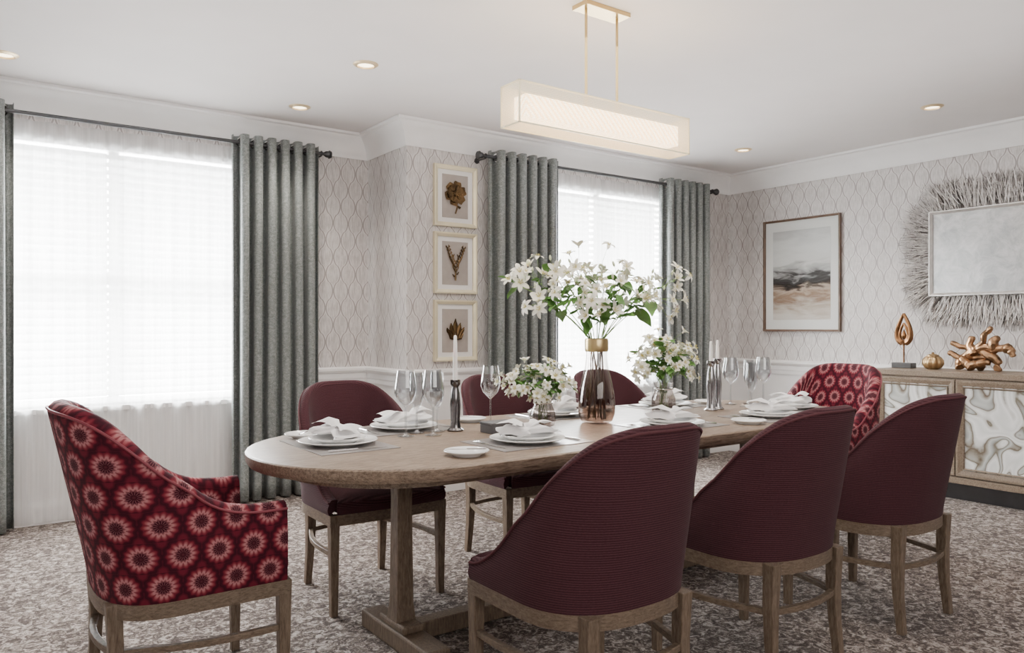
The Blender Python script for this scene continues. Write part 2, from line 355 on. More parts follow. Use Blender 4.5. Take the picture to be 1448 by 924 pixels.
bm=bmesh.new(); sweep(bm,[(XL,YL),(XJ,YL),(XJ,YR),(XR,YR),(XR,YB)],base); obj('baseboard_window',bm,M['white_paint'],kind='structure',smooth=False)
def window(i,y,w):
    x0,x1,z0,z1=w; xm=(x0+x1)/2; f=.05
    bx=[(x0,x0+f,y+.06,y+.12,z0,z1),(x1-f,x1,y+.06,y+.12,z0,z1),(x0+f,x1-f,y+.06,y+.12,z0,z0+f),(x0+f,x1-f,y+.06,y+.12,z1-f,z1),(xm-.03,xm+.03,y+.06,y+.12,z0+f,z1-f),(x0+f,xm-.03,y+.07,y+.11,1.5,1.54),(xm+.03,x1-f,y+.07,y+.11,1.5,1.54)]
    o=obj('window_%d'%i,B(*bx),M['white_paint'],smooth=False,kind='structure')
    obj('pane',B((x0+f,x1-f,y+.088,y+.092,z0+f,z1-f)),M['pane'],o,smooth=False)
    obj('sill',B((x0-.04,x1+.04,y-.03,y+.06,z0-.03,z0)),M['white_paint'],o,smooth=False)
    bl=thing('venetian_blind','white slatted blind behind the voile of the '+('wide left window' if i==1 else 'narrower right window'),'blind',(xm,y+.03,z0+.005),0)
    bm=bmesh.new(); hw=(x1-x0)/2-.01; z=.01
    while z<z1-z0-.06:
        v=[bm.verts.new(p) for p in ((-hw,-.014,z),(hw,-.014,z),(hw,.016,z+.034),(-hw,.016,z+.034))]; bm.faces.new(v); z+=.050
    obj('slats',bm,M['blind'],bl,smooth=False)
    obj('headrail',B((-hw,hw,-.02,.02,z1-z0-.055,z1-z0-.008)),M['blind'],bl,smooth=False)
window(1,YL,W1); window(2,YR,W2)

# ------------------------------------------------------------ curtains
ZR=2.455
def rodset(x0,x1,y,yw,label):
    t=thing('curtain_rod',label,'curtain rod',((x0+x1)/2,y,ZR),0)
    h=(x1-x0)/2
    bm=bmesh.new(); tube(bm,[(-h,0,0),(h,0,0)],.0125,12); obj('rod',bm,M['rodmetal'],t)
    for s in (-1,1):
        bm=bmesh.new(); tube(bm,[(s*h,0,0),(s*(h+.008),0,0),(s*(h+.012),0,0),(s*(h+.034),0,0),(s*(h+.038),0,0),(s*(h+.052),0,0)],[.013,.019,.022,.025,.031,.026],16); obj('finial',bm,M['rodmetal'],t)
        bm=bmesh.new(); tube(bm,[(s*(h-.02),0.005,-.016),(s*(h-.02),yw-y-.001,-.016)],.007,8); tube(bm,[(s*(h-.02),yw-y-.006,-.016),(s*(h-.02),yw-y-.001,-.016)],.022,14); torus(bm,(s*(h-.02),0,0),(1,0,0),.0165,.004); obj('bracket',bm,M['rodmetal'],t)
def panel(x0,x1,y,n,label,seed,ph=0):
    rnd=random.Random(seed); w=x1-x0
    t=thing('eyelet_curtain',label,'curtain',((x0+x1)/2,y,0),0,)
    vs=[rnd.uniform(-1,1) for _ in range(40)]
    def f(a,b_):
        z=.012+b_*(ZR+.05-.012); k=1-b_
        amp=.056*(1+.10*vs[int(a*n)%40]*k)+.004*math.sin(z*3+a*20)*k
        x=-w/2+a*w+ k*.010*math.sin(a*9+seed)-.012*math.sin(4*PI*n*a)
        s_=math.sin(2*PI*n*a+ph); s_=math.copysign(abs(s_)**.85,s_)
        return (x*(1+.02*k),amp*s_,z)
    bm=bmesh.new(); grid(bm,f,int(n*20),24,lambda a,b_:(a*w*2.0,b_*2.5))
    o=obj('curtain_fabric',bm,M['curtain'],t)
    md=o.modifiers.new('s','SOLIDIFY'); md.thickness=.003
    m_=int(2*n)
    for k in range(m_):
        a=k/(2*n)
        if a<.01: continue
        bm=bmesh.new(); torus(bm,(-w/2+a*w,0,ZR),(1,.8*(1 if k%2 else -1),0),.027,.0065,20,8); obj('grommet',bm,M['chrome'],t)
    return t
rodset(-.42,2.16,5.33,YL,'long dark metal curtain rod above the wide left window')
rodset(3.13,5.70,4.70,YR,'dark metal curtain rod above the right window, beyond the jog in the wall')
panel(-.38,.265,5.33,6.5,'grey green eyelet curtain cut by the left edge of the view',1)
panel(1.515,2.12,5.33,6.5,'grey green eyelet curtain at right side of the wide left window',2)
panel(3.20,3.84,4.70,6.5,'grey green eyelet curtain just right of the three small gold pictures',3)
panel(5.02,5.64,4.70,6.5,'grey green eyelet curtain nearest the corner and the landscape print',4)
def sheer(x0,x1,y,label,seed):
    w=x1-x0; rnd=random.Random(seed); ph=[rnd.uniform(0,6) for _ in range(4)]
    def f(a,b_):
        z=.015+b_*(ZR-.035); k=1-.5*b_
        yy=.012*math.sin(a*w*52+ph[0]+.4*math.sin(a*7))+.006*math.sin(a*w*31+ph[1]+.3*math.sin(z*1.5))*k+.005*math.sin(a*w*113+ph[2])
        return (-w/2+a*w,yy,z)
    bm=bmesh.new(); grid(bm,f,int(w*140),14)
    o=obj('voile_curtain',bm,M['voile'],loc=((x0+x1)/2,y,0)); tag(o,label,'sheer curtain')
sheer(-.05,1.80,5.413,'white floor length voile curtain across the wide left window',5)
sheer(3.50,5.32,4.783,'white voile curtain across the right window behind the flowers',6)

# ------------------------------------------------------------ ceiling fittings
for (x,y,l) in ((1.83,3.92,'recessed downlight nearest the pendant, left half of ceiling'),(1.83,4.93,'recessed downlight above the curtain beside the jog'),(.20,4.90,'recessed downlight at the left edge of the view'),(5.21,2.49,'recessed downlight above the sideboard side of the room'),(5.22,4.0,'recessed downlight nearest the far right corner')):
    t=thing('recessed_downlight',l,'ceiling light',(x,y,HC),0,'recessed ceiling downlights')
    bm=bmesh.new(); lathe(bm,[(.045,-.002),(.047,-.011),(.058,-.009),(.070,-.0015),(.070,0),(.045,0),(.045,-.002)],28); obj('bezel',bm,M['trim_metal'],t)
    bm=bmesh.new(); lathe(bm,[(0,-.003),(.030,-.004),(.0455,-.0015),(.0455,0),(0,0)],24); obj('lamp',bm,M['bulb'],t)
    ld=bpy.data.lights.new('downlight_beam','SPOT'); ld.energy=46; ld.spot_size=2.0; ld.spot_blend=.8; ld.shadow_soft_size=.05; ld.color=(1,.91,.80)
    lo=bpy.data.objects.new('downlight_beam',ld); C.objects.link(lo); lo.location=(x,y,HC-.03)
# pendant
PX=2.39; PY=2.612; PL=.515; PD=.065; z0=2.045; z1=2.217
t=thing('linear_pendant','long rectangular brass pendant light with lit woven shade over the table','pendant light',(PX,PY,z0),0)
h=z1-z0; e=.003
bars=[]
for sy in (-1,1):
    for sz in (0,1): bars.append((-PL,PL,sy*PD-e,sy*PD+e,sz*h-e,sz*h+e))
    for sx in (-1,1): bars.append((sx*PL-e,sx*PL+e,sy*PD-e,sy*PD+e,-e,h+e))
for sx in (-1,1):
    for sz in (0,1): bars.append((sx*PL-e,sx*PL+e,-PD,PD,sz*h-e,sz*h+e))
obj('frame',B(*bars),M['frame_gold'],t,smooth=False)
q=.001
obj('outer_shade',B((-PL,PL,-PD-q,-PD+q,0,h),(-PL,PL,PD-q,PD+q,0,h),(-PL-q,-PL+q,-PD,PD,0,h),(PL-q,PL+q,-PD,PD,0,h),(-PL,PL,-PD,PD,-q,q)),M['shade'],t,smooth=False)
obj('diffuser',B((-PL+.05,PL-.05,-PD+.022,PD-.022,.036,h-.040)),M['diffuser'],t,smooth=False,bevel=.004)
for sx in (-.095,.095):
    bm=bmesh.new(); tube(bm,[(sx,0,h-.041),(sx,0,HC-z0-.02)],.0066,12); tube(bm,[(sx,0,h),(sx,0,h+.018)],.011,12); obj('rod',bm,M['brass'],t)
obj('canopy',B((-.135,.135,-.05,.05,HC-z0-.020,HC-z0)),M['brass'],t,smooth=False,bevel=.002)

# ------------------------------------------------------------ wall pictures
def small_pic(zc,label,kind):
    w=.364; hh=.445
    t=thing('framed_relief',label,'picture',(2.956,YR,zc),0,'gold botanical pictures on the window wall')
    bm=bmesh.new(); rect_ring(bm,w,hh,.03,.028,-.001); obj('frame',bm,M['frame_gold'],t,smooth=False)
    obj('mat',B((-w/2+.028,w/2-.028,-.008,-.001,-hh/2+.028,hh/2-.028)),M['matboard'],t,smooth=False)
    obj('mount',B((-.110,.110,-.011,-.008,-.158,.158)),M['taupe'],t,smooth=False)
    bm=bmesh.new()
    if kind==0:
        for lay in range(2):
          for k in range(6):
            a=2*PI*k/6+.3+lay*.5; RR=.072-.024*lay
            def f(u,v,a=a,RR=RR,lay=lay):
                r=.010+RR*u; w_=(.032)*max(0,math.sin(PI*min(1,u*.72+.07)))**.7*(v-.5)*2
                return (r*math.cos(a)-w_*math.sin(a),-.013-.006*lay-.006*abs(v-.5)*2,r*math.sin(a)+w_*math.cos(a)+.02)
            grid(bm,f,8,6)
        for k in range(8):
            a=2*PI*k/8
            tube(bm,[(0,-.022,.02),(.022*math.cos(a),-.028,.02+.022*math.sin(a))],[.003,.005],6)
        tube(bm,[(0,-.015,-.02),(.012,-.018,-.07),(.0,-.015,-.115)],.005,6)
        tube(bm,[(.010,-.016,-.06),(.035,-.018,-.075)],[.004,.009],6)
    elif kind==1:
        tube(bm,[(0,-.016,-.115),(0,-.018,-.03)],[.006,.005],6)
        for s in (-1,1):
            tube(bm,[(0,-.018,-.03),(s*.022,-.018,-.005),(s*.048,-.018,.04),(s*.06,-.018,.095)],[.006,.005,.004,.004],6)
            tube(bm,[(0,-.018,-.06),(s*.02,-.018,-.03),(s*.026,-.018,.02),(s*.012,-.018,.06)],[.005,.004,.004,.003],6)
            for i in range(7):
                x=s*(.012+.05*i/6); z=-.01+.105*(i/6)**1.2
                tube(bm,[(x,-.018,z),(x-s*.012,-.02,z+.015),(x-s*.004,-.02,z+.026)],[.002,.006,.001],6)
                tube(bm,[(x,-.018,z),(x+s*.012,-.02,z+.012),(x+s*.014,-.02,z+.022)],[.002,.005,.001],6)
        for x,z in ((.0,-.05),(.01,-.075),(-.01,-.09)): tube(bm,[(x,-.018,z),(x*2.5,-.018,z+.018)],[.006,.002],6)
    else:
        for k,(dx,hh2,w_) in enumerate(((0,.115,.022),(-.030,.085,.020),(.030,.088,.020),(-.055,.055,.018),(.055,.058,.018))):
            def f(u,v,dx=dx,hh2=hh2,w_=w_,k=k):
                return (dx*(.45+.75*u**.7)+w_*math.sin(PI*(.16+.83*u))*(v-.5)*2,-.013-.002*(k%3)-.010*math.sin(PI*v),-.035+(hh2)*u)
            grid(bm,f,8,6)
        for k in range(7):
            x=-.055+.11*k/6; tube(bm,[(0,-.016,-.06),(x*.7,-.02,-.05),(x,-.02,-.02)],[.006,.010,.005],6)
        tube(bm,[(0,-.015,-.06),(-.006,-.015,-.085),(.004,-.015,-.115)],.006,6)
    for v in bm.verts: v.co.y=min(-.0115,max(-.03,v.co.y)); v.co.x*=1.1; v.co.z*=1.1
    o=obj(('flower_relief','branch_relief','tulip_relief')[kind],bm,M['antique_gold'],t)
small_pic(2.152,'topmost of three small framed pictures, gold open flower',0)
small_pic(1.663,'middle of three small framed pictures, gold forked branch',1)
small_pic(1.17,'lowest of three small framed pictures, gold tulip shape behind the candle',2)
t=thing('landscape_print','large framed abstract landscape print with dark horizon and wide white mat','picture',(XR,4.026,1.66),-PI/2)
w=.76; hh=1.008
bm=bmesh.new(); rect_ring(bm,w,hh,.018,.03,-.001); obj('frame',bm,M['picframe'],t,smooth=False)
obj('mat',B((-w/2+.016,w/2-.016,-.010,-.001,-hh/2+.016,hh/2-.016)),M['matboard'],t,smooth=False)
obj('print',B((-.285,.285,-.0125,-.010,-.40,.40)),M['land'],t,smooth=False)
obj('glazing',B((-w/2+.018,w/2-.018,-.019,-.018,-hh/2+.018,hh/2-.018)),M['pane'],t,smooth=False)
# mirror
mw=1.14; mh=.64
t=thing('twig_mirror','large rectangular wall mirror ringed by bristling silver twigs above the sideboard','mirror',(XR,2.32,1.75),-PI/2)
bm=bmesh.new(); rect_ring(bm,mw,mh,.022,.05,-.03); obj('frame',bm,M['mirrorframe'],t,smooth=False)
obj('mirror_glass',B((-mw/2+.02,mw/2-.02,-.055,-.03,-mh/2+.02,mh/2-.02)),M['mirror'],t,smooth=False)
obj('backing',B((-mw/2+.01,mw/2-.01,-.032,-.001,-mh/2+.01,mh/2-.01)),M['backing'],t,smooth=False)
bm=bmesh.new(); rnd=random.Random(3)
per=2*(mw+mh)
for i in range(2500):
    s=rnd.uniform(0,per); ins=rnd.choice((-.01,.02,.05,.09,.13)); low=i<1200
    if s<mw: p=Vector((-mw/2+s,mh/2)); nrm=Vector((0,1))
    elif s<mw+mh: p=Vector((mw/2,mh/2-(s-mw))); nrm=Vector((1,0))
    elif s<2*mw+mh: p=Vector((mw/2-(s-mw-mh),-mh/2)); nrm=Vector((0,-1))
    else: p=Vector((-mw/2,-mh/2+(s-2*mw-mh))); nrm=Vector((-1,0))
    radial=Vector((p.x*.55,p.y*1.2)).normalized(); 
    corner=max(0,(abs(p.x)/(mw/2)+abs(p.y)/(mh/2)-1.25)/.75)
    d=(nrm*(1-.65*corner)+radial*(.25+1.1*corner)).normalized(); a=rnd.gauss(0,.20); d=Vector((d.x*math.cos(a)-d.y*math.sin(a),d.x*math.sin(a)+d.y*math.cos(a)))
    p=p+nrm*(ins-.01)
    L=rnd.uniform(.11,.24)*(1.0-max(0,ins)*2.8) ; L=max(.07,L); b2=rnd.gauss(0,.11); d2=Vector((d.x*math.cos(b2)-d.y*math.sin(b2),d.x*math.sin(b2)+d.y*math.cos(b2)))
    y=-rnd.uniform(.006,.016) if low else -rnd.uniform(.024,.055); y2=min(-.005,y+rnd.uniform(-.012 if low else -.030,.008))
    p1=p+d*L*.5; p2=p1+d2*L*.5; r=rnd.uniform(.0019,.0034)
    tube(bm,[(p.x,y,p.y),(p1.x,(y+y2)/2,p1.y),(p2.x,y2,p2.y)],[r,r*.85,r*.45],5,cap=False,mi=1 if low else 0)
    if rnd.random()<.35:
        sg=rnd.choice((-.5,.5)); d3=Vector((d.x*math.cos(sg)-d.y*math.sin(sg),d.x*math.sin(sg)+d.y*math.cos(sg))); p3=p1+d3*L*.35
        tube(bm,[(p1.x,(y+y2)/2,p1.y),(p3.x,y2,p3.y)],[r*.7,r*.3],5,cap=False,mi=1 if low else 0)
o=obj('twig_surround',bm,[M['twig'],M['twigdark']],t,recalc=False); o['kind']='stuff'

# ------------------------------------------------------------ sideboard
SX0=5.56; SX1=6.045; SY0=1.36; SY1=3.09; SZ=.885
cy=(SY0+SY1)/2; L=SY1-SY0; D=SX1-SX0
t=thing('sideboard','oak sideboard with marbled agate door panels under the twig mirror','sideboard',((SX0+SX1)/2,cy,0),-PI/2)
hw=L/2; hd=D/2
obj('body',B((-hw+.015,hw-.015,-hd+.025,hd,.13,SZ-.04)),M['wood_side'],t,smooth=False,bevel=.002)
obj('top',B((-hw,hw,-hd,hd,SZ-.04,SZ)),M['wood_side'],t,smooth=False,bevel=.004)
obj('plinth',B((-hw+.06,hw-.06,-hd+.08,hd-.02,0,.13)),M['rodmetal'],t,smooth=False)
obj('base_rail',B((-hw,hw,-hd+.005,-hd+.04,.12,.165)),M['wood_side'],t,smooth=False,bevel=.003)
dw=(L-.05)/3
for k in range(3):
    x0=-hw+.025+k*dw; x1=x0+dw
    bm=bmesh.new(); rect_ring(bm,dw-.008,.66,.042,.024,0)
    d=obj('door',bm,M['wood_side'],t,smooth=False,loc=((x0+x1)/2,-hd+.024,.505))
    obj('agate_panel',B((-dw/2+.045,dw/2-.045,-.012,0,-.289,.289)),M['agate'],d,smooth=False)
    bm=bmesh.new(); rect_ring(bm,dw-.10,.565,.010,.020,-.003); obj('inner_moulding',bm,M['wood_side'],d,smooth=False)
# ornaments
t=thing('teardrop_sculpture','bronze teardrop sculpture on a thin pole and black block','ornament',(5.84,3.0,SZ),-PI/2)
obj('base',B((-.075,.075,-.04,.04,0,.04)),M['black'],t,smooth=False,bevel=.003)
bm=bmesh.new(); tube(bm,[(0,0,.04),(0,0,.20)],.006,8); obj('pole',bm,M['bronze'],t)
def tear(sc,zb,n=28,off=0):
    pts=[]
    for i in range(n+1):
        a=2*PI*i/n
        x=math.sin(a)*math.sin(a/2)**1.3; z=math.cos(a)
        pts.append((x*.075*sc+off*.012,0,zb+.115*sc+z*.115*sc))
    return pts
bm=bmesh.new()
pts=tear(1,.185); tube(bm,pts,[.008+.012*math.sin(PI*i/28) for i in range(29)],8)
pts=tear(.62,.200); tube(bm,pts,[.006+.008*math.sin(PI*i/28) for i in range(29)],8)
lathe(bm,[(0,0),(.014,.012),(.020,.035),(.012,.06),(0,.085)],12,(0,0,.212))
obj('teardrop',bm,M['bronze'],t)
t=thing('gold_pot','small round ribbed gold lidded pot between teardrop and driftwood sculptures','pot',(5.83,2.78,SZ),0)
bm=bmesh.new(); lathe(bm,[(0,0),(.035,0),(.055,.012),(.070,.04),(.068,.068),(.052,.09),(.040,.097),(.0,.097)],80,rib=.06,ribn=10); obj('bowl',bm,M['goldpot'],t)
bm=bmesh.new(); lathe(bm,[(.043,.096),(.043,.102),(.025,.112),(.008,.115),(.010,.124),(0,.128)],24); obj('lid',bm,M['goldpot'],t)
t=thing('driftwood_sculpture','chunky branching copper and gold driftwood sculpture on the sideboard','ornament',(5.83,2.47,SZ),-PI/2)
bm=bmesh.new(); rnd=random.Random(11)
arcs=[[(-.12,0,.0),(-.13,.01,.05),(-.08,.0,.11),(-.02,0,.15),(.03,-.01,.20),(.045,0,.27),(.09,0,.31)],
 [(.12,0,.0),(.14,.0,.05),(.10,0,.10),(.03,.01,.13),(-.05,0,.16),(-.12,0,.17),(-.19,0,.20)],
 [(.0,.02,.0),(.01,.03,.05),(.05,.02,.10),(.10,0,.15),(.17,0,.17),(.20,0,.19)],
 [(-.03,-.03,.0),(-.05,-.03,.04),(-.10,-.02,.08),(-.16,0,.11),(-.205,0,.13)],
 [(-.08,0,.11),(-.02,.02,.09),(.05,.02,.10)],[(.10,0,.15),(.09,0,.21),(.13,0,.24)],[(.17,0,.17),(.21,.0,.15),(.22,0,.11)],
 [(-.01,-.02,.11),(-.06,0,.18),(-.04,0,.25)],
 [(-.02,.0,.15),(.05,.01,.17),(.12,.01,.14)],[(-.05,-.03,.04),(.0,-.02,.05),(.03,-.03,.06),(.09,-.02,.06)]]
for a in arcs:
    P2=[]
    for i in range(len(a)-1):
        for s in range(3): P2.append(Vector(a[i]).lerp(Vector(a[i+1]),s/3)+Vector((rnd.uniform(-.006,.006),rnd.uniform(-.01,.01),rnd.uniform(-.003,.006))))
    P2.append(Vector(a[-1])); n=len(P2)
    for q_ in P2: q_.z=max(q_.z,.02)
    tube(bm,P2,[.040*(1-.5*i/n)*rnd.uniform(.75,1.2) for i in range(n)],8)
o=obj('driftwood_branches',bm,M['copper'],t); md=o.modifiers.new('s','SUBSURF'); md.levels=1; md.render_levels=1
for v_ in o.data.vertices: v_.co.z=max(v_.co.z,0)

# ------------------------------------------------------------ table
TX0=.80; TX1=3.90; TYC=2.6; TR=.54; TZ=.76; cxm=(TX0+TX1)/2
t=thing('dining_table','long oval-ended oak dining table on a trestle base','table',(cxm,TYC,0),0)
def stadium(o,z,n=28):
    R=TR+o; hx=(TX1-TX0)/2-TR; P_=[]
    for i in range(n+1): a=-PI/2+PI*i/n; P_.append((hx+R*math.cos(a),R*math.sin(a),z))
    for i in range(n+1): a=PI/2+PI*i/n; P_.append((-hx+R*math.cos(a),R*math.sin(a),z))
    return P_
def stack(bm,loops,captop=True,capbot=True):
    rs=[[bm.verts.new(p) for p in l] for l in loops]
    for a,b_ in zip(rs,rs[1:]):
        n=len(a)
        for k in range(n): bm.faces.new((a[k],a[(k+1)%n],b_[(k+1)%n],b_[k]))
    if capbot: bm.faces.new(rs[0])
    if captop: bm.faces.new(rs[-1])
bm=bmesh.new(); stack(bm,[stadium(-.03,TZ-.048),stadium(-.010,TZ-.046),stadium(-.004,TZ-.036),stadium(0,TZ-.030),stadium(0,TZ-.006),stadium(-.004,TZ-.001),stadium(-.008,TZ)]); obj('tabletop',bm,M['wood_x'],t)
bm=bmesh.new(); stack(bm,[stadium(-.13,TZ-.085),stadium(-.13,TZ-.047)]); obj('apron',bm,M['wood_x'],t)
for px in (1.36,3.43):
    lx=px-cxm
    bm=bmesh.new(); sq(bm,[(lx,0,.09),(lx,0,.16),(lx,0,.55),(lx,0,TZ-.085)],[.042,.034,.030,.033]); obj('post',bm,M['wood_z'],t,smooth=False,bevel=.003)
    obj('corbel',B((lx-.05,lx+.05,-.28,.28,TZ-.115,TZ-.085)),M['wood_x'],t,smooth=False,bevel=.006)
    bm=bmesh.new(); box(bm,lx-.05,lx+.05,-.28,.25,0,.07); box(bm,lx-.045,lx+.045,-.10,.10,.07,.10); obj('foot',bm,M['wood_z'],t,smooth=False,bevel=.008)
obj('stretcher',B((1.41-cxm,3.38-cxm,-.035,.035,.01,.075)),M['wood_z'],t,smooth=False,bevel=.005)

# ------------------------------------------------------------ chairs
def plan(tt,hw,yb,yc,yf,e):
    a=abs(tt); s=1 if tt>=0 else -1
    if a<=.6:
        ph=a/.6*PI/2; return Vector((s*hw*math.sin(ph)**e, yc-(yc-yb)*max(0,math.cos(ph))**e))
    return Vector((s*hw, yc+(a-.6)/.4*(yf-yc)))
def nr_out(n_,p,yc):
    return n_ if n_.dot(p-Vector((0,yc+.05)))>=0 else -n_
def make_chair(name,label,cat,hw,yb,yc,yf,e,th,kn,lean,z0,fab,pipe,arm):
    t=thing(name,label,cat)
    top=kn[0][1]
    NT=64
    ts=[-1+2*i/NT for i in range(NT+1)]
    pl=[plan(x,hw,yb,yc,yf,e) for x in ts]
    al=[0]
    for i in range(1,NT+1): al.append(al[-1]+(pl[i]-pl[i-1]).length)
    nr=[]
    for i in range(NT+1):
        d=(pl[min(i+1,NT)]-pl[max(i-1,0)]).normalized(); nr.append(Vector((d.y,-d.x)))
    def leanv(i,z):
        a=abs(ts[i]); w=math.cos(a/.6*PI/2) if a<.6 else 0
        return Vector((0,-lean*max(0,(z-z0)/(top-z0))**1.25*w**.8 if w>0 else 0))
    ns=9; secs=[]; rim=[]
    for i in range(NT+1):
        h=interp(kn,abs(ts[i])); r=th/2; sec=[]
        out=nr_out(nr[i],pl[i],yc)
        zt=h-r
        for k in range(ns): 
            z=z0+(zt-z0)*k/(ns-1); p=pl[i]+leanv(i,z)+out*.006*math.sin(PI*k/(ns-1)); sec.append((p.x,p.y,z,z))
        c=pl[i]+leanv(i,zt)-out*r
        for k in range(1,6):
            a=PI*k/6; p=c+out*r*math.cos(a); sec.append((p.x,p.y,zt+r*math.sin(a),zt+r*a*.5))
        zi=z0+.03
        for k in range(ns):
            z=zt+(zi-zt)*k/(ns-1); pad=.010*math.sin(PI*k/(ns-1)); p=pl[i]+leanv(i,z)-out*(th+pad); sec.append((p.x,p.y,z,zt+r*PI/2+(zt-z)))
        secs.append(sec); pr=pl[i]+leanv(i,zt); rim.append((pr+out*.001,zt+r*.35))
    bm=bmesh.new(); uv=bm.loops.layers.uv.verify(); V=[[bm.verts.new(s[:3]) for s in sec] for sec in secs]
    m_=len(secs[0])
    for i in range(NT):
        for k in range(m_-1):
            f=bm.faces.new((V[i][k],V[i+1][k],V[i+1][k+1],V[i][k+1]))
            for l,(a,b_) in zip(f.loops,((i,k),(i+1,k),(i+1,k+1),(i,k+1))): l[uv].uv=(al[a]-al[NT//2],secs[a][b_][3]-z0)
    for i in (0,NT):
        for k in range(m_//2):
            k2=m_-1-k
            if k2-1<=k+1: break
            f=bm.faces.new((V[i][k],V[i][k+1],V[i][k2-1],V[i][k2]))
            for l,kk in zip(f.loops,(k,k+1,k2-1,k2)): l[uv].uv=(secs[i][kk][0],secs[i][kk][2]-z0)
    back=obj('backrest',bm,fab,t)
    bm=bmesh.new(); tube(bm,[(p.x,p.y,z) for p,z in rim],.0045,6); obj('piping',bm,pipe,back)
    loop=[pl[i]-nr_out(nr[i],pl[i],yc)*th*.75 for i in range(0,NT+1,2)]
    fr=[]; hwi=hw-th*.75; ff=yf+ (.02 if arm else .035)
    for k in range(0,13):
        x=1-2*k/12; fr.append(Vector(((hwi+(0 if arm else .015))*x,ff+.02*(1-x*x))))
    loop=loop+fr
    cen=Vector((0,(yb+yf)/2+.02)); layers=[(.98,z0+.005),(1,z0+.03),(1,.452),(.975,.474),(.90,.488),(.7,.498),(.4,.503)]
    bm=bmesh.new(); uv=bm.loops.layers.uv.verify(); rs=[]
    for s,z in layers: rs.append([bm.verts.new((*(cen+(p-cen)*s),z)) for p in loop])
    n=len(loop)
    for a,b_ in zip(rs,rs[1:]):
        for k in range(n): bm.faces.new((a[k],a[(k+1)%n],b_[(k+1)%n],b_[k]))
    bm.faces.new(rs[0]); c=bm.verts.new((cen.x,cen.y,.505))
    for k in range(n): bm.faces.new((rs[-1][k],rs[-1][(k+1)%n],c))
    for f in bm.faces:
        for l in f.loops: l[uv].uv=(l.vert.co.x+.02,l.vert.co.y+l.vert.co.z)
    obj('seat',bm,fab,t)
    outer=[p for p in pl[::2]]+[Vector((hw*(1-2*k/8),yf+.012+.015*(1-(1-2*k/8)**2))) for k in range(9)]
    bm=bmesh.new(); rs=[]
    for off,z in ((1,z0),(1,z0-.045),(.90,z0-.045),(.90,z0)):
        rs.append([bm.verts.new((*(cen+(p-cen)*off),z)) for p in outer])
    n=len(outer)
    for j in range(4):
        a=rs[j]; b_=rs[(j+1)%4]
        for k in range(n): bm.faces.new((a[k],a[(k+1)%n],b_[(k+1)%n],b_[k]))
    obj('seat_rail',bm,M['wood_r'],t)
    fx=hw-.022; fy=yf-.005; bx_=hw*.66; by=yb+.045
    zt=z0-.002
    for s in (-1,1):
        bm=bmesh.new(); sq(bm,[(s*fx,fy,0),(s*fx,fy,.25),(s*(fx),fy,zt+.0)],[.0145,.018,.021]); obj('leg',bm,M['wood_z'],t,smooth=False,bevel=.003)
        bm=bmesh.new(); sq(bm,[(s*(bx_+.006),by-.026,0),(s*(bx_+.003),by-.010,.15),(s*bx_,by-.006,.28),(s*bx_,by-.012,zt)],[.0145,.0170,.020,.022]); obj('leg',bm,M['wood_z'],t,smooth=False,bevel=.003)
        bm=bmesh.new(); pts=[]
        for k in range(9):
            u=k/8; x=s*(fx+(bx_+.003-fx)*u+.030*math.sin(PI*u)); y=fy-.012+(by+.008-fy+.012)*u; pts.append((x,y,.255))
        sq(bm,pts,.010); obj('stretcher',bm,M['wood_r'],t,smooth=False,bevel=.002)
    bm=bmesh.new(); sq(bm,[(bx_*(-1+2*k/8),by-.006-.03*math.sin(PI*k/8),.255) for k in range(9)],.010); obj('stretcher',bm,M['wood_r'],t,smooth=False,bevel=.002)
    return t
knS=[(0,.935),(.15,.929),(.3,.89),(.45,.80),(.6,.66),(.8,.54),(1,.485)]
knA=[(0,.975),(.18,.968),(.32,.935),(.44,.87),(.55,.785),(.65,.71),(.74,.67),(.85,.652),(1,.65)]
G='burgundy chairs along both sides of the table'
side=make_chair('dining_chair','burgundy barrel-back dining chair seen from behind, nearest the camera','chair',.276,-.27,-.03,.215,.82,.045,knS,.105,.42,M['burg'],M['pipe'],False)
side.location=(1.56,1.79,0); side['group']=G
dup(side,(2.36,1.79,0),0,'burgundy barrel-back dining chair seen from behind, middle of the near side row',G)
dup(side,(3.17,1.79,0),0,'burgundy barrel-back dining chair seen from behind, nearest the sideboard',G)
dup(side,(1.515,3.22,0),PI,'burgundy dining chair on the window side beside the patterned armchair',G)
dup(side,(2.40,3.22,0),PI,'burgundy dining chair on the window side behind the small left vase, mostly hidden by glasses',G)
dup(side,(3.19,3.22,0),PI,'burgundy dining chair on the window side behind the tall smoked vase',G)
arm=make_chair('patterned_armchair','red medallion patterned armchair at the left end of the table','armchair',.285,-.265,-.05,.245,.72,.065,knA,.12,.405,M['medal'],M['redpipe'],True)
arm.location=(.595,2.655,0); arm.rotation_euler=(0,0,-PI/2); arm['group']='patterned armchairs at the table ends'
dup(arm,(4.07,2.60,0),PI/2,'red medallion patterned armchair at the far end beside the sideboard','patterned armchairs at the table ends')

